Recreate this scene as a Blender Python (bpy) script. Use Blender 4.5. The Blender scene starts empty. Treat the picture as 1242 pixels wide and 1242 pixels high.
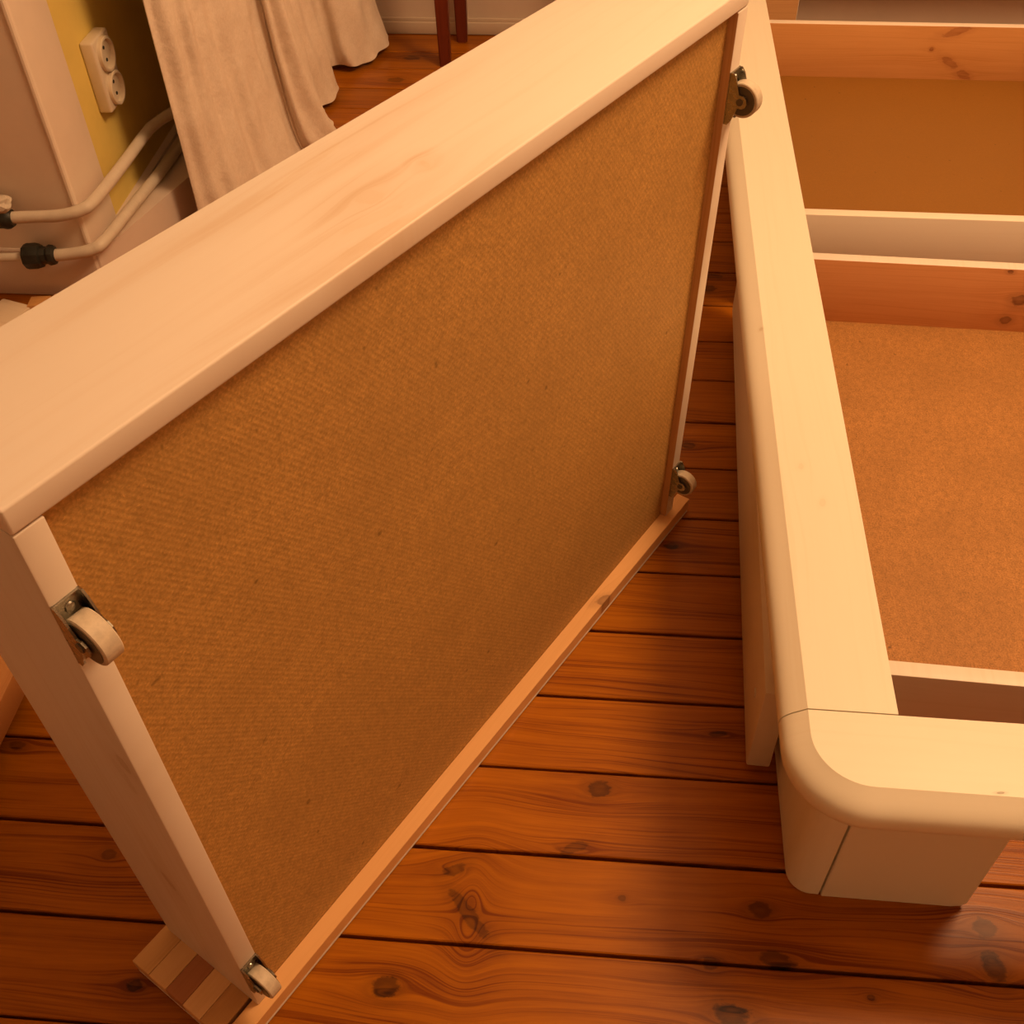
import bpy, bmesh, math, random
from mathutils import Vector, Matrix, noise
random.seed(7)
SC = bpy.context.scene
COL = SC.collection
PI = math.pi

# ------------------------------------------------------------------ camera
PITCH, ROLL, FPX = 0.8062, -0.0288, 1280.9
fw = Vector((0, math.cos(PITCH), -math.sin(PITCH))); rt = Vector((1, 0, 0)); up = rt.cross(fw)
r2 = rt*math.cos(ROLL) + up*math.sin(ROLL); u2 = -rt*math.sin(ROLL) + up*math.cos(ROLL)
cd = bpy.data.cameras.new('camera'); cam = bpy.data.objects.new('camera', cd); COL.objects.link(cam)
cd.sensor_width = 36; cd.sensor_fit = 'HORIZONTAL'; cd.lens = 36*FPX/1242; cd.clip_start = 0.02
M = Matrix((r2, u2, -fw)).transposed().to_4x4(); M.translation = (0, 0, 1.0)
cam.matrix_world = M
SC.camera = cam

# ------------------------------------------------------------------ light and exposure
SC.view_settings.view_transform = 'Standard'; SC.view_settings.look = 'None'
SC.view_settings.exposure = 0.0; SC.view_settings.gamma = 1.0; SC.view_settings.use_curve_mapping = False
w = bpy.data.worlds.new('world'); SC.world = w; w.use_nodes = True
w.node_tree.nodes['Background'].inputs[0].default_value = (1, .6, .3, 1)
w.node_tree.nodes['Background'].inputs[1].default_value = 0.02
LAMP = (1.0, .90, 1.95)
ld = bpy.data.lights.new('ceiling_lamp_light', 'POINT'); ld.energy = 103; ld.color = (1, .60, .30); ld.shadow_soft_size = 0.26
lo = bpy.data.objects.new('ceiling_lamp_light', ld); lo.location = LAMP; COL.objects.link(lo)

# ------------------------------------------------------------------ frames taken from the room
TB, TF, TD, LEAN = -0.1143, -0.1025, 0.9317, -0.0163
def rot(t): return Vector((math.cos(t), math.sin(t), 0)), Vector((-math.sin(t), math.cos(t), 0))
MB_ = Matrix.Rotation(TB, 4, 'Z')      # bed frame
MF_ = Matrix.Rotation(TF, 4, 'Z')      # floor / room frame
def BED(x, y, z): return MB_ @ Vector((x, y, z))
def FL(x, y, z=0): return MF_ @ Vector((x, y, z))

# ------------------------------------------------------------------ node helpers
class NT:
    def __init__(s, name):
        s.m = bpy.data.materials.new(name); s.m.use_nodes = True
        s.t = s.m.node_tree; s.n = s.t.nodes; s.n.clear()
        s.out = s.n.new('ShaderNodeOutputMaterial'); s.b = s.n.new('ShaderNodeBsdfPrincipled')
        s.t.links.new(s.b.outputs[0], s.out.inputs[0])
    def set(s, sock, v):
        if v is None: return
        if hasattr(v, 'is_output'): s.t.links.new(v, sock)
        else: sock.default_value = v
    def math(s, op, a, b=None, c=None, clamp=False):
        n = s.n.new('ShaderNodeMath'); n.operation = op; n.use_clamp = clamp
        s.set(n.inputs[0], a); s.set(n.inputs[1], b); s.set(n.inputs[2], c); return n.outputs[0]
    def vmath(s, op, a, b=None):
        n = s.n.new('ShaderNodeVectorMath'); n.operation = op; s.set(n.inputs[0], a); s.set(n.inputs[1], b); return n.outputs[0]
    def length(s, a):
        n = s.n.new('ShaderNodeVectorMath'); n.operation = 'LENGTH'; s.set(n.inputs[0], a); return n.outputs['Value']
    def noise(s, vec, scale=1, detail=3, rough=.5, dist=0):
        n = s.n.new('ShaderNodeTexNoise'); s.set(n.inputs['Vector'], vec); s.set(n.inputs['Scale'], scale)
        s.set(n.inputs['Detail'], detail); s.set(n.inputs['Roughness'], rough); s.set(n.inputs['Distortion'], dist); return n.outputs['Fac']
    def mapr(s, v, a, b, c=0, d=1, smooth=False):
        n = s.n.new('ShaderNodeMapRange'); n.interpolation_type = 'SMOOTHSTEP' if smooth else 'LINEAR'
        s.set(n.inputs[0], v); s.set(n.inputs[1], a); s.set(n.inputs[2], b); s.set(n.inputs[3], c); s.set(n.inputs[4], d); return n.outputs[0]
    def mix(s, f, a, b, blend='MIX'):
        n = s.n.new('ShaderNodeMix'); n.data_type = 'RGBA'; n.blend_type = blend
        s.set(n.inputs[0], f); s.set(n.inputs[6], c4(a)); s.set(n.inputs[7], c4(b)); return n.outputs[2]
    def comb(s, x, y, z):
        n = s.n.new('ShaderNodeCombineXYZ'); s.set(n.inputs[0], x); s.set(n.inputs[1], y); s.set(n.inputs[2], z); return n.outputs[0]
    def sep(s, v):
        n = s.n.new('ShaderNodeSeparateXYZ'); s.set(n.inputs[0], v); return n.outputs
    def coord(s, ref=None):
        n = s.n.new('ShaderNodeTexCoord'); n.object = ref; return n.outputs['Object']
    def bump(s, h, strength, dist=.001):
        n = s.n.new('ShaderNodeBump'); s.set(n.inputs['Height'], h); n.inputs['Strength'].default_value = strength
        n.inputs['Distance'].default_value = dist; s.t.links.new(n.outputs[0], s.b.inputs['Normal'])
    def inp(s, name, v): s.set(s.b.inputs[name], v)
def c4(v):
    if isinstance(v, (tuple, list)) and len(v) == 3: return (*v, 1)
    return v

def wood(name, base, dark, knotcol, knots=(), axes='xyz', ref=None, rough=.45, fine=150, contrast=1.0, tint=.12,
         knotamt=.85, spec=.4, bump=.15, figure=1.0, bend=1.0, streak=.5):
    """axes: which local axes are (along the grain, across it, through it); knots: (along, across, a, b, angle, strength)"""
    s = NT(name)
    sp = s.sep(s.coord(ref)); ix = {'x': 0, 'y': 1, 'z': 2}
    px, py, pz = (sp[ix[a]] for a in axes)
    oi = s.n.new('ShaderNodeObjectInfo'); rnd = oi.outputs['Random']
    off = s.math('MULTIPLY', rnd, 37.0)
    g = py; mask = None; near = None
    p3 = s.comb(px, py, 0.0)
    wob = s.math('SUBTRACT', s.noise(s.comb(s.math('MULTIPLY', px, 55), s.math('MULTIPLY', py, 95), 0.0), 1, 4, .65), .5)
    for (kx, ky, a, b, ang, st) in knots:
        n = s.n.new('ShaderNodeMapping'); n.vector_type = 'TEXTURE'; s.set(n.inputs['Vector'], p3)
        n.inputs['Location'].default_value = (kx, ky, 0); n.inputs['Rotation'].default_value = (0, 0, ang)
        n.inputs['Scale'].default_value = (a, b, 1)
        d = s.length(n.outputs[0])
        dn = s.math('ADD', d, s.math('MULTIPLY', wob, 1.5))
        m = s.math('MULTIPLY', s.math('MULTIPLY', s.mapr(dn, .75, 1.2, 1, 0, True), s.mapr(dn, .1, .75, .84, 1.0, True)), st)
        halo = s.math('MULTIPLY', s.mapr(dn, .9, 2.4, 1, 0, True), st*.30)
        m = s.math('MAXIMUM', m, halo)
        mask = m if mask is None else s.math('MAXIMUM', mask, m)
        # the grain flows round the knot (stream lines past an ellipse)
        n2 = s.n.new('ShaderNodeMapping'); n2.vector_type = 'TEXTURE'; s.set(n2.inputs['Vector'], p3)
        n2.inputs['Location'].default_value = (kx, ky, 0); n2.inputs['Scale'].default_value = (a*1.9+.004, b*1.3+.0015, 1)
        d2 = s.math('ADD', s.math('POWER', s.length(n2.outputs[0]), 2.0), .45)
        g = s.math('SUBTRACT', g, s.math('MULTIPLY', s.math('DIVIDE', s.math('SUBTRACT', py, ky), d2), .8*bend))
        nr = s.math('MULTIPLY', s.mapr(s.math('POWER', d2, .5), .9, 3.4, 1, 0, True), st)
        near = nr if near is None else s.math('MAXIMUM', near, nr)
    warp = s.noise(s.comb(s.math('MULTIPLY', px, 2.6), s.math('MULTIPLY', g, 12), off), 1, 2)
    warp2 = s.noise(s.comb(s.math('MULTIPLY', px, 16), s.math('MULTIPLY', g, 60), off), 1, 2)
    gw = s.math('ADD', g, s.math('ADD', s.math('MULTIPLY', warp, .030), s.math('MULTIPLY', warp2, .0016)))
    line = s.noise(s.comb(s.math('MULTIPLY', px, 2.4), s.math('MULTIPLY', gw, fine*2.6), off), 1, 2, .5)
    line = s.mapr(line, .47, .68, 0, 1, True)                      # thin dark late-wood lines
    gn = s.noise(s.comb(s.math('MULTIPLY', px, 9), s.math('MULTIPLY', gw, fine*1.1), off), 1, 4, .6)
    gb = s.noise(s.comb(s.math('MULTIPLY', px, 2.2), s.math('MULTIPLY', gw, 34), off), 1, 3)
    fib = s.noise(s.comb(s.math('MULTIPLY', px, 45), s.math('MULTIPLY', py, 900), off), 1, 2)
    strength = s.math('MULTIPLY', s.mapr(gb, .35, .68, .25, 1.0), line)
    pat = s.math('ADD', s.math('MULTIPLY', strength, streak), s.math('ADD', s.math('MULTIPLY', s.mapr(gn, .3, .7), .28), s.math('ADD', s.math('MULTIPLY', s.mapr(gb, .3, .7), .22), s.math('MULTIPLY', fib, .10))))
    f = s.math('MULTIPLY', pat, contrast)
    if near is not None: f = s.math('MULTIPLY', f, s.math('ADD', 1.0, s.math('MULTIPLY', near, figure)))
    f = s.mapr(f, 0, 1, 0, 1)
    col = s.mix(f, base, dark)
    val = s.math('ADD', 1-tint, s.math('MULTIPLY', rnd, 2*tint))
    hs = s.n.new('ShaderNodeHueSaturation'); s.set(hs.inputs['Value'], val); s.set(hs.inputs['Color'], col); col = hs.outputs[0]
    if mask is not None:
        km = s.math('MULTIPLY', mask, s.math('ADD', .72, s.math('MULTIPLY', s.mapr(line, 0, 1), .28)))
        col = s.mix(s.math('MULTIPLY', km, knotamt), col, knotcol)
    s.inp('Base Color', col); s.inp('Roughness', s.math('ADD', rough-.06, s.math('MULTIPLY', gn, .14))); s.inp('Specular IOR Level', spec)
    if bump: s.bump(s.math('MULTIPLY', pat, -1.0), bump, .0006)
    return s.m

def paint(name, col, rough=.45, grain=.05, knots=(), axes='xyz', knotcol=(.62, .36, .15), figure=2.5, knotamt=.55, bump=.05, dark=None, contrast=.9):
    return wood(name, col, dark or (col[0]*(1-2.2*grain), col[1]*(1-3.2*grain), col[2]*(1-4.5*grain)), knotcol, knots, axes, rough=rough, fine=70, contrast=contrast,
                tint=.0, knotamt=knotamt, spec=.4, bump=bump, figure=figure, streak=.6)

def plaster(name, col, rough=.7, var=.08, bump=.25, scale=9):
    s = NT(name); p = s.coord()
    n1 = s.noise(p, scale, 4, .6); n2 = s.noise(p, 120, 2)
    f = s.mapr(n1, .3, .75, 0, 1)
    s.inp('Base Color', s.mix(f, col, tuple(c*(1-2*var) for c in col))); s.inp('Roughness', rough); s.inp('Specular IOR Level', .3)
    s.bump(s.math('ADD', s.math('MULTIPLY', n1, 1.0), s.math('MULTIPLY', n2, .12)), bump, .004)
    return s.m

def plain(name, col, rough=.5, metal=0, var=.06, scale=60, spec=.5):
    s = NT(name); n1 = s.noise(s.coord(), scale, 4, .6)
    s.inp('Base Color', s.mix(s.mapr(n1, .3, .7, 0, 1), col, tuple(c*(1-2*var) for c in col)))
    s.inp('Roughness', s.math('ADD', rough-.05, s.math('MULTIPLY', n1, .1))); s.inp('Metallic', metal); s.inp('Specular IOR Level', spec)
    return s.m

def hardboard(name, col, screen=True, mottle=.25, rough=.6):
    s = NT(name); p = s.coord(); sp = s.sep(p)
    fine = s.noise(p, 520, 2, .6); med = s.noise(p, 150, 3, .6); big = s.noise(p, 11, 3)
    hair = s.noise(s.vmath('MULTIPLY', p, (260, 900, 1)), 1, 1); hair2 = s.noise(s.vmath('MULTIPLY', p, (900, 260, 1)), 1, 1)
    fleck = s.mapr(s.math('MAXIMUM', hair, hair2), .66, .76, 0, 1, True)
    spot = s.mapr(s.noise(p, 85, 1), .74, .82, 0, 1, True)
    f = s.math('ADD', s.math('MULTIPLY', fine, .65), s.math('MULTIPLY', med, .35))
    dk = tuple(c*(1-2*mottle) for c in col); lt = tuple(min(1, c*(1+mottle)) for c in col)
    c = s.mix(s.mapr(f, .36, .64, 0, 1), dk, lt)
    c = s.mix(s.mapr(big, .35, .7, 0, .35), c, dk)
    c = s.mix(s.math('MULTIPLY', fleck, .35), c, tuple(min(1, q*1.7) for q in col))
    c = s.mix(s.math('MULTIPLY', spot, .65), c, tuple(q*.25 for q in col))
    h = f
    if screen:                                                     # the pressed wire-mesh back of the board, laid diagonally
        K = 2*PI/.0034/math.sqrt(2)
        a = s.math('SINE', s.math('MULTIPLY', s.math('SUBTRACT', sp[0], s.math('MULTIPLY', sp[1], .8)), K))
        b = s.math('SINE', s.math('MULTIPLY', s.math('ADD', sp[0], s.math('MULTIPLY', sp[1], 1.25)), K))
        wv = s.math('ADD', a, s.math('MULTIPLY', b, .45))
        c = s.mix(s.mapr(wv, -1.2, 1.2, .0, .34), c, dk)
        h = s.math('ADD', s.math('MULTIPLY', f, .6), s.math('MULTIPLY', wv, -.2))
    s.inp('Base Color', c); s.inp('Roughness', rough); s.inp('Specular IOR Level', .3)
    s.bump(h, .3, .0006)
    return s.m

# ------------------------------------------------------------------ mesh helpers
def box(bm, x0, x1, y0, y1, z0, z1, bev=.0012, seg=2, mi=None):
    t = bmesh.new()
    bmesh.ops.create_cube(t, size=1)
    for v in t.verts:
        v.co = Vector(((x0+x1)/2+v.co.x*(x1-x0), (y0+y1)/2+v.co.y*(y1-y0), (z0+z1)/2+v.co.z*(z1-z0)))
    if bev: bmesh.ops.bevel(t, geom=t.edges[:], offset=bev, segments=seg, affect='EDGES', profile=.5)
    bmesh.ops.recalc_face_normals(t, faces=t.faces)
    if mi:
        for f in t.faces: f.material_index = mi(f.normal)
    merge(bm, t)
def merge(bm, t, smooth=None):
    if smooth is not None:
        for f in t.faces: f.smooth = smooth
    me = bpy.data.meshes.new('tmp'); t.to_mesh(me); t.free(); bm.from_mesh(me); bpy.data.meshes.remove(me)
def cyl(bm, p0, p1, r0, r1=None, seg=24, cap=True, smooth=True, mi=0):
    p0, p1 = Vector(p0), Vector(p1); r1 = r0 if r1 is None else r1
    lathe(bm, p0, (p1-p0), [(0, r0), ((p1-p0).length, r1)], seg, cap, mi)
def lathe(bm, p0, axis, prof, seg=24, cap=True, mi=0):
    p0 = Vector(p0); d = Vector(axis).normalized(); a = d.orthogonal().normalized(); b = d.cross(a)
    rings = [[bm.verts.new(p0 + d*t + (a*math.cos(2*PI*i/seg)+b*math.sin(2*PI*i/seg))*r) for i in range(seg)] for t, r in prof]
    for q in range(len(rings)-1):
        for i in range(seg):
            f = bm.faces.new((rings[q][i], rings[q][(i+1) % seg], rings[q+1][(i+1) % seg], rings[q+1][i])); f.material_index = mi
            f.smooth = True
    if cap:
        f = bm.faces.new(rings[0][::-1]); f.material_index = mi
        f = bm.faces.new(rings[-1]); f.material_index = mi
def tube(bm, pts, r, seg=14, mi=0, jig=0):
    pts = [Vector(p) for p in pts]; rings = []
    a = None
    for i, p in enumerate(pts):
        d = (pts[min(i+1, len(pts)-1)]-pts[max(i-1, 0)]).normalized()
        a = (d.orthogonal() if a is None else a - d*a.dot(d)).normalized(); b = d.cross(a)
        rr = r*(1+jig*noise.noise(p*60))
        rings.append([bm.verts.new(p+(a*math.cos(2*PI*k/seg)+b*math.sin(2*PI*k/seg))*rr) for k in range(seg)])
    for q in range(len(rings)-1):
        for k in range(seg):
            f = bm.faces.new((rings[q][k], rings[q][(k+1) % seg], rings[q+1][(k+1) % seg], rings[q+1][k])); f.smooth = True; f.material_index = mi
    bm.faces.new(rings[0][::-1]).material_index = mi; bm.faces.new(rings[-1]).material_index = mi
def spline(pts, n=8):
    P = [Vector(p) for p in pts]; out = []
    for i in range(len(P)-1):
        p0, p1, p2, p3 = P[max(i-1, 0)], P[i], P[i+1], P[min(i+2, len(P)-1)]
        for k in range(n):
            t = k/n
            out.append(.5*((2*p1)+(p2-p0)*t+(2*p0-5*p1+4*p2-p3)*t*t+(-p0+3*p1-3*p2+p3)*t**3))
    out.append(P[-1]); return out
def obj(name, bm, mats, parent=None, loc=None, rotz=None, sharp=32):
    bmesh.ops.recalc_face_normals(bm, faces=bm.faces)
    me = bpy.data.meshes.new(name); bm.to_mesh(me); bm.free()
    if sharp: me.set_sharp_from_angle(angle=math.radians(sharp))
    for m in (mats if isinstance(mats, (list, tuple)) else [mats]): me.materials.append(m)
    o = bpy.data.objects.new(name, me); COL.objects.link(o)
    if parent: o.parent = parent
    if loc is not None: o.location = loc
    if rotz is not None: o.rotation_euler = (0, 0, rotz)
    return o
def empty(name, mat=None, parent=None):
    o = bpy.data.objects.new(name, None); COL.objects.link(o); o.empty_display_size = .05
    if mat is not None: o.matrix_world = mat
    if parent: o.parent = parent
    return o
def tag(o, label, cat, group=None):
    o['label'] = label; o['category'] = cat
    if group: o['group'] = group
    return o
def struct(o): o['kind'] = 'structure'; return o

# ------------------------------------------------------------------ materials
WALLC = (.62, .51, .42)
m_wall = plaster('wall_plaster', WALLC, .75, .05, .15, 5)
m_pier = plaster('old_wall_paint', (.90, .78, .66), .6, .06, .25, 7)
m_yellow = plaster('yellow_paint', (.80, .62, .17), .6, .08, .2, 8)
m_base = plaster('skirting_paint', (.72, .60, .52), .5, .05, .1, 8)
m_ceil = plaster('ceiling_paint', (.7, .66, .6), .8, .03, .1, 4)
m_pipe = plaster('pipe_paint', (.66, .58, .48), .4, .06, .3, 40)
m_sub = plain('dark_gap', (.012, .006, .003), .9)
m_white = paint('white_paint', (.78, .72, .63), .42, .03)
m_rail = paint('rail_paint', (.80, .75, .62), .38, .02)
m_metal = plain('zinc_metal', (.42, .40, .34), .28, 1.0, .15, 200)
m_dark = plain('dark_hub', (.10, .085, .06), .4, 0, .1, 200)
m_wheel = plain('wheel_plastic', (.66, .56, .43), .5, 0, .14, 160)
m_plastic = plain('socket_plastic', (.72, .62, .48), .35, 0, .03, 30)
m_valve = plain('valve_black', (.022, .024, .018), .45, 0, .3, 120)
m_redwood = wood('dark_red_wood', (.16, .030, .012), (.075, .012, .006), (.05, .01, .005), (), 'zxy', rough=.35, tint=.05)
PINE, PINED, KN = (.62, .36, .16), (.50, .25, .085), (.10, .03, .012)
m_leg_shade = wood('leg_inner_shade', (.66, .38, .17), (.52, .26, .10), KN, (), 'xzy', rough=.5, tint=.16, contrast=.8)  # darker pine tone that paints shade onto the legs' inner faces
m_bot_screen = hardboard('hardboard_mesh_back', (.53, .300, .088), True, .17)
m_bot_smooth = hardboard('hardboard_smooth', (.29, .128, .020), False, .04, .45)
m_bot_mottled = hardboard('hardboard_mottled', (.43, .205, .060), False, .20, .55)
s_ = NT('linen'); p_ = s_.coord(); 
sp_ = s_.sep(p_)
wv_ = s_.math('ADD', s_.noise(s_.comb(s_.math('MULTIPLY', sp_[0], 500), s_.math('MULTIPLY', sp_[1], 500), s_.math('MULTIPLY', sp_[2], 260)), 1, 2), s_.noise(p_, 90, 4, .7))
s_.inp('Base Color', s_.mix(s_.mapr(wv_, .7, 1.3, 0, 1), (.81, .70, .60), (.72, .61, .50))); s_.inp('Roughness', .9); s_.inp('Specular IOR Level', .1)
s_.bump(s_.noise(p_, 35, 5, .65), .5, .006); m_linen = s_.m

# ------------------------------------------------------------------ the room
floor_ref = None
bm = bmesh.new(); box(bm, -2.0, 2.4, -1.4, 2.56, -.04, -.022, 0)
floor = struct(obj('floor', bm, m_sub)); floor.matrix_world = MF_.copy()
FK = [(.026, .560, .013, .010, .3, 1), (-.165, .344, .013, .010, 0, 1), (-.116, .461, .012, .006, .5, .8), (-.095, .417, .007, .030, .75, .8),
      (.182, .442, .011, .008, 0, .9), (.196, .395, .018, .008, -.2, .9), (.133, .387, .008, .006, 0, .8), (.150, .344, .017, .011, -.1, 1),
      (.392, .440, .012, .010, 0, .8), (.392, .404, .010, .014, .5, .95), (.276, .368, .004, .003, 0, .8), (.154, .635, .012, .004, .1, .9),
      (.002, .492, .016, .006, .4, .7), (.109, .908, .010, .006, 0, .95), (.136, 1.098, .010, .006, 0, .9), (.182, 1.479, .012, .010, 0, .95),
      (.191, 1.515, .014, .008, 0, .8), (-.610, .567, .010, .006, 0, .8), (-.397, .328, .008, .006, 0, 1), (-.465, .452, .008, .006, 0, .7),
      (-.437, 2.347, .02, .012, 0, .8), (-.456, 2.233, .02, .012, 0, .8), (.051, .444, .004, .003, 0, .7)]
m_floor = wood('varnished_pine_floor', (.445, .146, .0042), (.17, .037, .0012), (.030, .008, .0015), FK, 'xyz', floor, rough=.31, fine=170,
               contrast=1.25, tint=.10, knotamt=1.0, spec=.20, bump=.25, figure=.6)
# board joints across the room: the ones visible in the photograph, the rest at the mean width
joints = [.3882, .4830, .5787, .6724, .7672, .8617, .9577]
while joints[0] > -1.35: joints.insert(0, joints[0]-.0948)
while joints[-1] < 2.5: joints.append(joints[-1]+.0948)
for i in range(len(joints)-1):
    a, b = joints[i]+random.uniform(.0012, .0021), joints[i+1]-random.uniform(.0012, .0021)
    bm = bmesh.new(); dz = random.uniform(-.0006, .0003); ym = (a+b)/2
    box(bm, -1.95, 2.35, a-ym, b-ym, -.022, 0, .0012, 1)
    o = obj('plank', bm, m_floor, floor, (0, ym, dz))

def fmesh(name, bm, mats, parent=None):
    o = obj(name, bm, mats, parent)
    if parent is None: o.matrix_world = MF_.copy()
    return o
WX = -.8165                                        # left wall plane in the room frame
# pier corner in the room frame
pc = MF_.inverted() @ Vector((-.660, 1.492, 0)); PX, PY = pc.x, pc.y
bm = bmesh.new(); box(bm, PX-.25, PX-.006, PY-.0, 2.62, 0, 2.45, 0)
wl = struct(fmesh('wall_left', bm, m_yellow))
bm = bmesh.new()
box(bm, PX-.45, PX, PY-.006, PY+.11, -.02, 2.45, .004, 2)
fmesh('pier', bm, m_pier, wl)
bm = bmesh.new(); tube(bm, [(PX-.003, PY-.003, z/20) for z in range(0, 49)], .0055, 10, 0, .25); fmesh('corner_bead', bm, m_pier, wl)
bm = bmesh.new(); box(bm, -2.0, PX-.2, PY+.0, PY+.1, 0, 2.45, 0); fmesh('wall_section', bm, m_wall, wl)
bm = bmesh.new(); box(bm, PX-.8, PX+.004, PY-.015, PY-.004, 0, .084, .003, 2); struct(fmesh('baseboard_front', bm, m_base))
bm = bmesh.new(); box(bm, PX-.02, PX+.008, PY-.006, 2.54, 0, .074, .003, 2)
pp = [(MF_.inverted() @ Vector((x, y, 0)))[:2] for x, y in ((-.655, 1.487), (-.485, 1.90), (-.60, 1.93))]
ra = [bm.verts.new((x, y, 0)) for x, y in pp]; rb = [bm.verts.new((x, y, .074)) for x, y in pp]
bm.faces.new(ra[::-1]); bm.faces.new(rb)
for k in range(3): bm.faces.new((ra[k], ra[(k+1) % 3], rb[(k+1) % 3], rb[k]))
struct(fmesh('baseboard_left', bm, m_base))
# far wall
fy = (MF_.inverted() @ Vector((-.2, 2.512, 0))).y
bm = bmesh.new(); box(bm, -2.0, 2.4, fy+.006, fy+.1, 0, 2.45, 0); struct(fmesh('wall_back', bm, m_wall))
bm = bmesh.new(); box(bm, PX, 2.4, fy-.004, fy+.006, 0, .028, .003, 2); box(bm, PX, 2.4, fy+.0, fy+.006, .026, .036, .002, 2); struct(fmesh('baseboard_back', bm, plaster('back_skirting_paint', (.60, .49, .39), .5, .04, .1, 8)))
bm = bmesh.new(); box(bm, 2.35, 2.45, -1.4, 2.6, 0, 2.45, 0); struct(fmesh('wall_right', bm, m_wall))
bm = bmesh.new(); box(bm, -2.05, 2.4, -1.5, -1.4, 0, 2.45, 0); struct(fmesh('wall_front', bm, m_wall))
bm = bmesh.new(); box(bm, -2.05, -1.95, -1.4, 1.6, 0, 2.45, 0); struct(fmesh('wall_side', bm, m_wall))
bm = bmesh.new(); box(bm, -2.05, 2.45, -1.5, 2.65, 2.45, 2.5, 0); struct(fmesh('ceiling', bm, m_ceil))

# ------------------------------------------------------------------ drawers
L, US, Z1, Z2, D, TP, WP, PB, PL, PR = .7426, .0177, .646, .6634, .1172, .0241, .0095, .1225, .0389, .0275
def castor(parent, x, y):
    """fixed castor screwed to the lower edge of a side board; x, y centre of its plate, z=0 plane is that edge"""
    hw, hl = US*.5, .0235
    bm = bmesh.new()
    box(bm, -hw, hw, -hl, hl, -.0016, 0, .0004, 1)
    for sx in (-1, 1):                              # two cheeks, triangular with a rounded tip at the axle
        outline = [(-hl, 0), (hl, 0), (hl, -.0035), (hl-.004, -.0065), (.0085, -.0105)]
        for k in range(7):
            t = math.radians(20 - k*220/6)
            outline.append((.0062*math.cos(t), -.0135 + .0062*math.sin(t)))
        outline += [(-.0085, -.0105), (-hl+.004, -.0065), (-hl, -.0035)]
        t0, t1 = sx*hw - sx*.0014, sx*hw
        A = [bm.verts.new((t0, py, pz)) for py, pz in outline]; B = [bm.verts.new((t1, py, pz)) for py, pz in outline]
        bm.faces.new(A); bm.faces.new(B[::-1])
        for k in range(len(A)): bm.faces.new((A[k], A[(k+1) % len(A)], B[(k+1) % len(A)], B[k]))
    br = obj('castor', bm, m_metal, parent, (x, y, 0))
    bm = bmesh.new(); r = .0155; h = .0059
    lathe(bm, (-h, 0, -.0128), (1, 0, 0), [(0, r*.80), (.0002, r*.955), (.0009, r), (2*h-.0009, r), (2*h-.0002, r*.955), (2*h, r*.80)], 32, True)
    wh = obj('wheel', bm, m_wheel, br)
    bm = bmesh.new(); lathe(bm, (-h-.0004, 0, -.0128), (1, 0, 0), [(0, r*.84), (2*h+.0008, r*.84)], 28, True)
    lathe(bm, (-hw-.0008, 0, -.0128), (1, 0, 0), [(0, .0032), (2*hw+.0016, .0032)], 12, True)
    obj('axle', bm, m_dark, br)
    bm = bmesh.new(); lathe(bm, (0, .0165, -.0016), (0, 0, -1), [(0, .0034), (.0010, .0030), (.0016, .0015)], 14, True)
    obj('screw', bm, m_metal, br)
    return br
STV = [(-WP, .0083)] + [(.0117 + k*(PB-.0117)/5, .0117 + (k+1)*(PB-.0117)/5) for k in range(5)]
def drawer(name, m_out_side, m_in_side, m_back, m_bottom, m_stave, m_outpanel, m_edge=None):
    root = empty(name)
    for k, (a, b) in enumerate(((0, US), (L-US, L))):
        bm = bmesh.new(); inn = 1 if k == 0 else -1
        box(bm, a, b, TP, Z1-.0004, 0, D, .0013, 2, lambda n, i=inn: 1 if n.x*i > .9 else 2 if n.x*i < -.9 else 0)
        obj('side_board', bm, [m_edge or m_out_side, m_in_side, m_out_side], root)
    bm = bmesh.new(); box(bm, 0, L, Z1+.0004, Z2, 0, D, .0018, 3, lambda n: 1 if n.y < -.9 else 0)
    obj('back_board', bm, [m_back, m_in_side], root)
    bm = bmesh.new(); box(bm, US-.004, L-US+.004, TP-.004, Z1+.004, .0084, .0116, 0)
    obj('bottom_panel', bm, m_bottom, root)
    bm = bmesh.new(); box(bm, -PR, L+PL, 0, .006 if m_stave else TP, -WP, PB, .002, 2)
    fp = obj('front_panel', bm, m_outpanel, root)
    for i, (a, b) in enumerate(STV if m_stave else ()):
        bm = bmesh.new(); e = .0001
        box(bm, -PR+e, L+PL-e, .0058, TP, a+.00015, b-.00015, .0005, 1)
        obj('stave', bm, m_stave[i % len(m_stave)], fp)
    for x in (US/2, L-US/2):
        for y in (.571, .0857): castor(root, x, y)
    return root

# --- the drawer standing on its front board
XU, YV = rot(TD); W = -YV
ez = (-W*math.sin(LEAN) + Vector((0, 0, 1))*math.cos(LEAN)); X_ = -XU; Z_ = X_.cross(ez)
Msd = Matrix((X_, ez, Z_)).transposed().to_4x4(); Msd.translation = Vector((-.2379, .3379, .0004)) + XU*L
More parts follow.
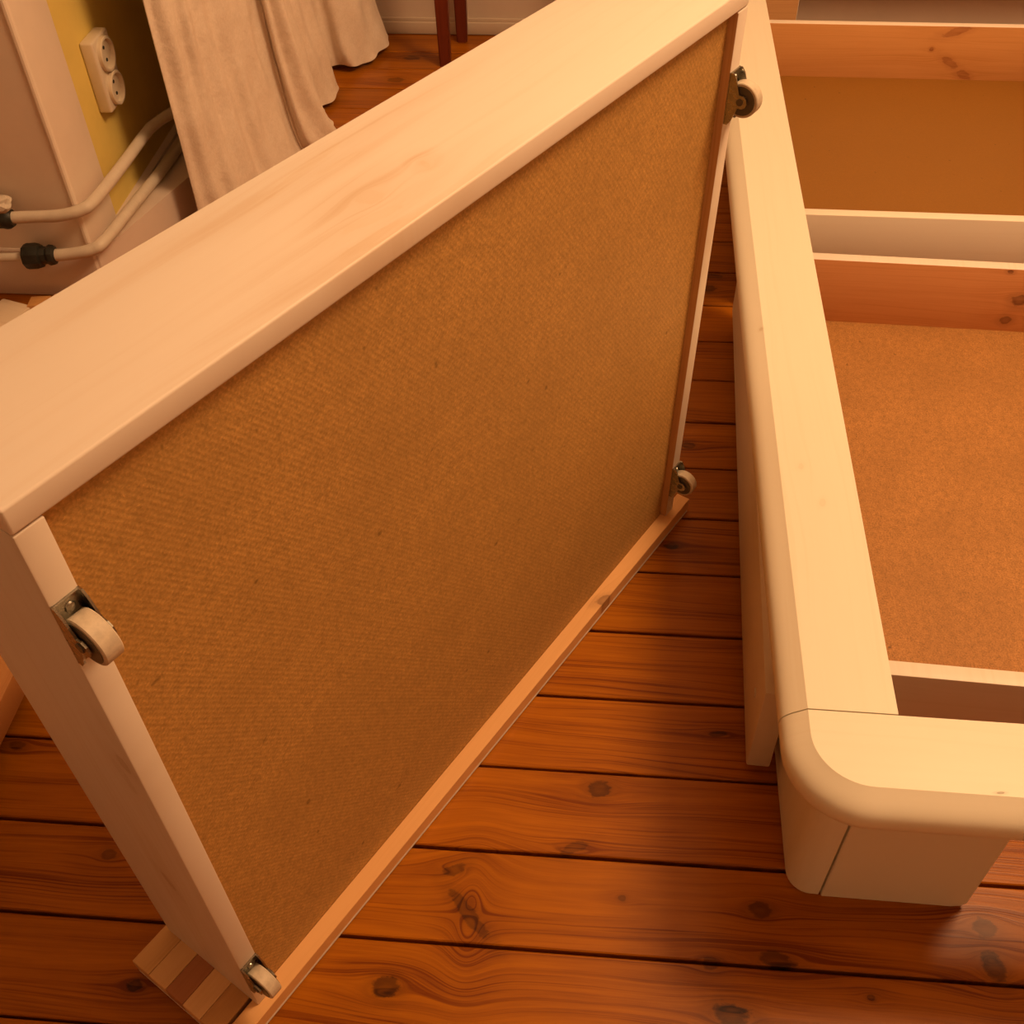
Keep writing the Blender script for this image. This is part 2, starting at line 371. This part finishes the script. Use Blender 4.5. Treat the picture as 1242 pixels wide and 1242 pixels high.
# knots seen on its top (the outer face of its back board): local (x, z)
lx = lambda u: L-u
KT = [(lx(.300), .097, .040, .0035, -.12, .6), (lx(.322), .084, .020, .003, .1, .5), (lx(.300), .040, .010, .008, .5, .55), (lx(.285), .022, .026, .005, .2, .6), (lx(.270), .006, .030, .006, .1, .5), (lx(.351), .037, .0025, .005, .4, .6)]
m_sd_back = paint('drawer_back_white', (.78, .70, .62), .42, .035, KT, 'xzy', (.60, .38, .17), 7.0, .32, .05, (.56, .36, .20), .14)
KS = [(.431, .013, .011, .006, .25, .7), (.218, .047, .016, .004, .3, .6), (.41, .022, .02, .006, .2, .3)]
m_sd_side = paint('drawer_side_white', (.74, .66, .58), .45, .035, KS, 'yzx', (.30, .16, .05), 3.0, .7)
m_sd_inner = wood('drawer_inner_pine', PINE, PINED, KN, (), 'yzx', tint=.05)
KP = [(lx(.566), .0-.008, .012, .006, .5, 1)]
stv = [wood('stave_outer', (.76, .43, .18), (.64, .33, .11), (.10, .03, .01), KP, 'xzy', tint=.03, contrast=.7),
       wood('stave_light', (.70, .43, .20), (.60, .33, .13), KN, (), 'xzy', tint=.06, contrast=.7),
       wood('stave_amber', (.56, .29, .10), (.46, .22, .07), KN, (), 'xzy', tint=.06, contrast=.7),
       wood('stave_pale', (.72, .44, .21), (.62, .34, .14), KN, (), 'xzy', tint=.06, contrast=.7),
       wood('stave_red', (.44, .18, .07), (.36, .13, .045), KN, (), 'xzy', tint=.05, contrast=.7),
       wood('stave_straw', (.64, .37, .15), (.52, .28, .10), KN, (), 'xzy', tint=.06, contrast=.7)]
STAVES = [stv[0], stv[2], stv[3], stv[4], stv[1], stv[5]]
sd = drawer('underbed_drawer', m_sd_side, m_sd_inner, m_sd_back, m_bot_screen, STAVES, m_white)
sd.matrix_world = Msd
tag(sd, 'large white painted bed drawer standing upright on its front, hardboard underside with castors', 'drawer', 'bed drawers')

# --- the two drawers inside the bed
Z0 = .028
def place_in_bed(o, fx, yc, yaw=0):
    X = Vector((0, -1, 0)); Y = Vector((1, 0, 0)); m = Matrix((X, Y, Vector((0, 0, 1)))).transposed().to_4x4()
    m.translation = (0, L/2, 0)
    o.matrix_world = MB_ @ Matrix.Translation((fx, yc, Z0)) @ Matrix.Rotation(yaw, 4, 'Z') @ m
K1 = [(.405, .072, .004, .004, 0, 1), (.448, .046, .022, .007, -.55, .75), (.480, .022, .016, .008, -.5, .75), (.445, .108, .028, .008, .35, .8)]
m_d1_in = wood('far_drawer_pine', (.66, .33, .12), (.55, .25, .075), (.22, .045, .012), K1, 'yzx', tint=.03, contrast=.8)
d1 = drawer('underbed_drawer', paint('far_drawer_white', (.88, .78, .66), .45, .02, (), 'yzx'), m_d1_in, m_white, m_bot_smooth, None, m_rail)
place_in_bed(d1, .212, 1.844, -.004)
tag(d1, 'open drawer at the far end inside the bed, with smooth plain brown bottom', 'drawer', 'bed drawers')
K2 = [(.400, .066, .012, .010, 0, 1), (.391, .031, .009, .007, 0, 1), (.373, .113, .005, .003, 0, 1)]
m_d2_in = wood('near_drawer_pine', (.72, .36, .16), (.58, .25, .09), (.09, .02, .01), K2, 'yzx', tint=.03, contrast=.8)
d2 = drawer('underbed_drawer', paint('near_drawer_shaded_white', (.60, .48, .42), .5, .03, (), 'yzx'), m_d2_in, m_white, m_bot_mottled, None, paint('near_front_shaded_white', (.68, .58, .45), .45, .02, (), 'xzy'), m_white)  # outer sides and front: white paint darkened, shade put into the colour
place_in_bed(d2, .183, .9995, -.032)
tag(d2, 'open drawer at the near end inside the bed, with mottled orange-brown bottom', 'drawer', 'bed drawers')
# pale round plug on the front board of the near drawer
bm = bmesh.new(); lathe(bm, (L+.0, 0, .066), (0, -1, 0), [(0, .0055), (.0014, .0050)], 16, True)
p = obj('screw_plug', bm, m_wheel, d2)

# ------------------------------------------------------------------ bed frame
bed = empty('bed_frame', MB_.copy())
tag(bed, 'cream painted wooden bed frame with rounded rails and no slats or mattress', 'bed frame')
ZT, TH = .260, .040
A0, A1, B0, B1, RC = .1815, .2540, .4337, .5010, .045
AX, BX = 1.22, 2.43                                 # right and far outer flat-top edges
def bez(p, n):
    return [tuple((1-t)**3*p[0][k]+3*t*(1-t)**2*p[1][k]+3*t*t*(1-t)*p[2][k]+t**3*p[3][k] for k in (0, 1)) for t in [i/n for i in range(n+1)]]
prof = bez([(0, 0), (.0085, .0062), (.0200, .0110), (.0200, .0220)], 8) + bez([(.0200, .0220), (.0200, .0300), (.0185, .0360), (.0125, TH)], 5)[1:]
def endrail(y_out, y_in, x0, x1, sgn):
    """rail with rounded corners at both ends; sgn=-1 near, +1 far"""
    bm = bmesh.new(); path = []
    yo = y_out
    cs = [(x0+RC, yo - sgn*RC, PI, PI*1.5), (x1-RC, yo - sgn*RC, 1.5*PI, 2*PI)]
    path.append((Vector((x0, y_in)), Vector((-1, 0))))
    for cx, cy, t0, t1 in cs:
        for k in range(15):
            t = t0+(t1-t0)*k/14; n = Vector((math.cos(t), math.sin(t)))
            if sgn > 0: n = Vector((n.x, -n.y))
            path.append((Vector((cx, cy))+n*RC, n))
    path.append((Vector((x1, y_in)), Vector((1, 0))))
    rings = []
    for o, d in prof:
        rings.append([bm.verts.new((p.x+n.x*o, p.y+n.y*o, ZT-d)) for p, n in path])
    for q in range(len(rings)-1):
        for k in range(len(path)-1):
            f = bm.faces.new((rings[q][k], rings[q][k+1], rings[q+1][k+1], rings[q+1][k])); f.smooth = True
    bm.faces.new(rings[0]); bm.faces.new(rings[-1][::-1])
    bm.faces.new([r[0] for r in rings] + [r[-1] for r in rings][::-1])
    return bm
def side_rail(xo, xi, y0, y1):
    s = -1 if xo < xi else 1
    bm = bmesh.new()
    pts = [(xi, ZT-TH), (xi, ZT)] + [(xo+s*o, ZT-d) for o, d in prof]
    A = [bm.verts.new((x, y0, z)) for x, z in pts]; B = [bm.verts.new((x, y1, z)) for x, z in pts]
    n = len(pts)
    for k in range(n-1):
        f = bm.faces.new((A[k], A[k+1], B[k+1], B[k])); f.smooth = k >= 2
    bm.faces.new((A[-1], A[0], B[0], B[-1])); bm.faces.new(A); bm.faces.new(B[::-1])
    bmesh.ops.remove_doubles(bm, verts=bm.verts, dist=1e-5)
    return bm
m_rail_near = paint('near_rail_paint', (.80, .75, .62), .38, .02, [(.3204, .4363, .0035, .0010, .15, 1)], 'xyz', (.10, .05, .02), 1.0, .9)
m_rail_left = paint('side_rail_paint', (.80, .75, .62), .38, .02, [(.740, .2188, .006, .003, .3, .3), (.790, .2030, .005, .003, .2, .3), (1.02, .1790, .003, .002, 0, .7)], 'yxz', (.40, .24, .08), 1.0, .7)
obj('end_rail', endrail(B0, B1-.0006, A0, AX, -1), m_rail_near, bed, sharp=24)
obj('end_rail', endrail(BX, BX-.067, A0, AX, 1), m_rail, bed)
obj('side_rail', side_rail(A0, A1, B1+.0006, BX-.0676), m_rail_left, bed, sharp=24)
obj('side_rail', side_rail(AX, AX-.0725, B1+.0006, BX-.0676), m_rail, bed)
def leg(mx, my):
    """corner leg of two boards with a dark joint between them; mx, my mirror it to the other corners"""
    X = lambda x: x if mx > 0 else A0+AX-x
    Y = lambda y: y if my > 0 else B0+BX-y
    LX, LY, R = .204, .4627, .022
    bm = bmesh.new()
    pl = [(.2334, LY), (.2334, .619), (LX, .619)]
    for k in range(9):
        t = PI + k*PI/2/8; pl.append((LX+R+R*math.cos(t), LY+R+R*math.sin(t)))
    zz = [(0, .004), (.004, .0), (ZT-TH, 0)]
    rings = [[bm.verts.new((X(x + (ins if x < .22 else 0)), Y(y + (ins if y < .47 else -ins if y > .6 else 0)), z)) for x, y in pl] for z, ins in zz]
    for q in range(2):
        for k in range(len(pl)):
            f = bm.faces.new((rings[q][k], rings[q][(k+1) % len(pl)], rings[q+1][(k+1) % len(pl)], rings[q+1][k])); f.smooth = True
    bm.faces.new(rings[0][::-1]); bm.faces.new(rings[-1])
    o = obj('leg', bm, m_rail, bed)
    bm = bmesh.new()
    pl2 = [(.2361, .0), (.3585, 0), (.3670, .0028), (.3715, .0095), (.3715, ZT-TH), (.2361, ZT-TH)]
    A = [bm.verts.new((X(x), Y(LY), z)) for x, z in pl2]; B = [bm.verts.new((X(x), Y(LY+.024), z)) for x, z in pl2]
    bm.faces.new(A); bm.faces.new(B[::-1])
    for k in range(len(A)): bm.faces.new((A[k], A[(k+1) % len(A)], B[(k+1) % len(A)], B[k]))
    bmesh.ops.bevel(bm, geom=bm.edges[:], offset=.001, segments=1, affect='EDGES')
    bmesh.ops.recalc_face_normals(bm, faces=bm.faces)
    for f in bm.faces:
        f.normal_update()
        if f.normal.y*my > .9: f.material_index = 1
    obj('leg_board', bm, [m_rail, m_leg_shade], o)  # inner face coloured darker in place of shade
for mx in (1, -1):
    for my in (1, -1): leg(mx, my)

# ------------------------------------------------------------------ pipes, valves and the socket by the pier
def W3(x, y, z): return Vector((x, y, z))
pipe_hi = spline([(-.800, 1.463, .158), (-.73, 1.463, .159), (-.680, 1.461, .161), (-.648, 1.466, .166), (-.632, 1.490, .168), (-.618, 1.60, .164), (-.606, 1.72, .160), (-.598, 1.755, .160), (-.575, 1.80, .160), (-.52, 1.87, .160)], 8)
bm = bmesh.new(); tube(bm, pipe_hi, .0094, 16, 0, .05)
ph = obj('heating_pipe', bm, m_pipe); tag(ph, 'upper cream painted heating pipe bending round the wall corner below the socket', 'pipe', 'heating pipes')
bm = bmesh.new()
lathe(bm, (-.752, 1.463, .158), (-1, 0, 0), [(0, .0125), (.006, .016), (.012, .0165), (.018, .015), (.06, .015)], 18, True)
obj('pipe_collar', bm, m_valve, ph)
bm = bmesh.new(); bmesh.ops.create_icosphere(bm, subdivisions=3, radius=.018)
for v in bm.verts:
    v.co *= 1+.45*noise.noise(v.co*90); v.co = Vector((v.co.x*1.7, v.co.y*.9, v.co.z*.7)) + Vector((-.772, 1.466, .181))
obj('plaster_crumbs', bm, m_pipe, ph)
pipe_lo = spline([(-.735, 1.463, .090), (-.69, 1.463, .092), (-.650, 1.465, .098), (-.632, 1.490, .102), (-.612, 1.63, .095), (-.597, 1.75, .086), (-.580, 1.92, .078), (-.56, 2.15, .075)], 8)
bm = bmesh.new(); tube(bm, pipe_lo, .0094, 16, 0, .05)
pl_ = obj('heating_pipe', bm, m_pipe); tag(pl_, 'lower cream painted heating pipe with the black valve at its end', 'pipe', 'heating pipes')
bm = bmesh.new(); lathe(bm, (-.708, 1.463, .0915), (-1, 0, -.03), [(0, .011), (.003, .0155), (.009, .0165), (.012, .0150), (.014, .0135), (.022, .0150), (.024, .0190), (.030, .0205), (.044, .0205), (.049, .0185), (.052, .010)], 9, True)
vo = obj('valve_knob', bm, m_valve, pl_)
bm = bmesh.new(); tube(bm, [(-.757, 1.463, .090), (-.80, 1.464, .089), (-.90, 1.466, .088)], .007, 12, 0, .05); obj('pipe_stub', bm, m_pipe, pl_)

# double socket on the left wall: centre and size from the photograph
so = empty('wall_socket', MF_.copy())
tag(so, 'cream plastic double wall socket on the yellow wall strip', 'socket')
sy0 = (MF_.inverted() @ Vector((-.645, 1.662, 0))).y; sx = PX-.006; SW, SH0, SH1, SD = .066, .226, .338, .022
bm = bmesh.new(); box(bm, sx, sx+SD, sy0, sy0+SW, SH0, SH1, .004, 3)
hous = obj('housing', bm, m_plastic, so)
for zc in (SH0+.029, SH1-.029):
    bm = bmesh.new(); lathe(bm, (sx+SD-.001, sy0+SW/2, zc), (1, 0, 0), [(0, .0265), (.007, .0265), (.008, .0252), (.008, .0222), (.0014, .0212), (.0014, .001)], 30, False)
    f = obj('socket_well', bm, m_plastic, so)
    bm = bmesh.new(); 
    for q in (-.0095, .0095): lathe(bm, (sx+SD+.0006, sy0+SW/2, zc+q), (1, 0, 0), [(0, .0028), (.001, .0028)], 10, True)
    obj('socket_hole', bm, m_valve, f)

# ------------------------------------------------------------------ curtain hanging before the left wall
HEM = [(-.531, 1.661), (-.495, 1.686), (-.464, 1.721), (-.436, 1.789), (-.40, 1.836), (-.387, 1.937), (-.361, 1.929), (-.318, 1.993), (-.35, 2.065), (-.364, 2.117),
       (-.339, 2.188), (-.364, 2.261), (-.366, 2.314), (-.313, 2.311), (-.264, 2.367), (-.251, 2.455), (-.297, 2.490)]
UPP = [(-.531, 1.661), (-.50, 1.69), (-.481, 1.733), (-.463, 1.797), (-.438, 1.859), (-.422, 1.919), (-.402, 1.899), (-.374, 1.91), (-.395, 2.005), (-.396, 2.075),
       (-.375, 2.129), (-.392, 2.218), (-.384, 2.282), (-.346, 2.296), (-.304, 2.361), (-.299, 2.44), (-.323, 2.488)]
def curtain():
    bm = bmesh.new(); NZ = 90
    lo = spline([(x, y, 0) for x, y in HEM], 16); hi = spline([(x, y, 0) for x, y in UPP], 16)
    n = len(lo); rows = []
    for j in range(NZ+1):
        z = .003 + 1.95*(j/NZ)**1.8
        fl = math.exp(-z/.16)
        row = []
        for i in range(n):
            t = i/(n-1)
            p = hi[i].lerp(lo[i], fl)
            a, b = lo[max(i-1, 0)], lo[min(i+1, n-1)]
            d = (b-a).normalized(); nn = Vector((d.y, -d.x, 0))
            o = .0035*math.sin(2*PI*19*t + 3*z + 1.5*math.sin(5*z)) + .010*noise.noise(Vector((t*11+2, z*3.5, 3))) + .0045*noise.noise(Vector((t*34, z*13, 7)))
            p = p + nn*o*min(1, t/.02 if i else .15)
            zz = z + (.004 + .010*(1+noise.noise(Vector((t*16, 0, 1)))))*math.exp(-z/.02)
            row.append(bm.verts.new((p.x, min(p.y, 2.497), zz)))
        rows.append(row)
    for j in range(NZ):
        for i in range(n-1):
            bm.faces.new((rows[j][i], rows[j][i+1], rows[j+1][i+1], rows[j+1][i])).smooth = True
    o = obj('curtain', bm, m_linen, sharp=0)
    md = o.modifiers.new('thickness', 'SOLIDIFY'); md.thickness = .0012
    return o
tag(curtain(), 'long off-white linen curtain hanging in folds to the floor by the left wall', 'curtain')

# ------------------------------------------------------------------ red-brown side table whose legs stand before the far wall
tb = empty('side_table', Matrix.Translation(FL(-.355, 2.395)) @ MF_)
tag(tb, 'dark red-brown wooden side table with slender legs standing before the far wall', 'table')
tx0, ty0 = (MF_.inverted() @ Vector((-.118, 2.335, 0)))[:2]
tb.matrix_world = MF_ @ Matrix.Translation((tx0, ty0, 0))
for (x, y) in ((0, 0), (.022, .132), (.36, 0), (.36, .132)):
    bm = bmesh.new(); rings = []
    for z, h in ((0, .0115), (.02, .0125), (.30, .0165), (.62, .020)):
        rings.append([bm.verts.new((x+sx*h, y+sy*h*.9, z)) for sx, sy in ((-1, -1), (1, -1), (1, 1), (-1, 1))])
    for q in range(3):
        for k in range(4): bm.faces.new((rings[q][k], rings[q][(k+1) % 4], rings[q+1][(k+1) % 4], rings[q+1][k]))
    bm.faces.new(rings[0][::-1]); bm.faces.new(rings[-1])
    bmesh.ops.bevel(bm, geom=[e for e in bm.edges if abs(e.verts[0].co.z-e.verts[1].co.z) > .01], offset=.003, segments=2, affect='EDGES')
    obj('leg', bm, m_redwood, tb)
bm = bmesh.new(); box(bm, -.01, .37, -.008, .142, .56, .62, .002); obj('apron', bm, m_redwood, tb)
bm = bmesh.new(); box(bm, -.04, .40, -.03, .162, .62, .640, .004); obj('tabletop', bm, m_redwood, tb)

# ------------------------------------------------------------------ small things behind the standing drawer
m_block = wood('pine_offcut', (.70, .37, .13), (.60, .28, .08), KN, (), 'yxz', tint=.08, contrast=.7)
def slab(name, label, cat, x0, x1, y0, y1, z0, z1, m, rz, group=None, bev=.0015):
    cx, cy = (x0+x1)/2, (y0+y1)/2
    bm = bmesh.new(); box(bm, x0-cx, x1-cx, y0-cy, y1-cy, 0, z1-z0, bev)
    o = obj(name, bm, m, None, (cx, cy, z0), rz); tag(o, label, cat, group); return o
slab('pine_offcut', 'small bright pine offcut lying by the wall foot, left of the second offcut', 'wood block', -.777, -.744, 1.441, 1.469, 0, .012, m_block, .02, 'pine offcuts')
slab('pine_offcut', 'small pine offcut mostly hidden, right of the first offcut by the wall foot', 'wood block', -.740, -.700, 1.441, 1.471, 0, .014, m_block, -.02, 'pine offcuts')
m_pale = paint('pale_slat', (.80, .66, .50), .5, .04)
slab('pale_slat', 'pale beige wooden slat lying on the floor at far left, before the pine offcuts', 'slat', -.885, -.825, 1.18, 1.47, 0, .010, m_pale, -.41, None, .003)
# low pine board on dark castors, at the left edge of the picture
lb = empty('board_on_castors', MF_ @ Matrix.Translation((-.78, .60, 0)))
tag(lb, 'low pine board on dark castors at the left edge behind the standing drawer', 'board')
m_lb = wood('amber_pine', (.56, .26, .085), (.44, .17, .05), KN, (), 'yxz', tint=.03)
bm = bmesh.new(); box(bm, -.20, .172, -.34, .34, .030, .068, .003); obj('deck', bm, m_lb, lb)
for x, y in ((.145, -.055), (-.16, -.055), (-.16, .30), (.145, .30)):
    bm = bmesh.new(); lathe(bm, (x-.012, y, .0145), (1, 0, 0), [(0, .009), (.001, .0135), (.004, .0145), (.020, .0145), (.023, .0135), (.024, .009)], 24, True)
    cyl(bm, (x, y, .0145), (x, y, .031), .007)
    obj('castor', bm, m_valve, lb)
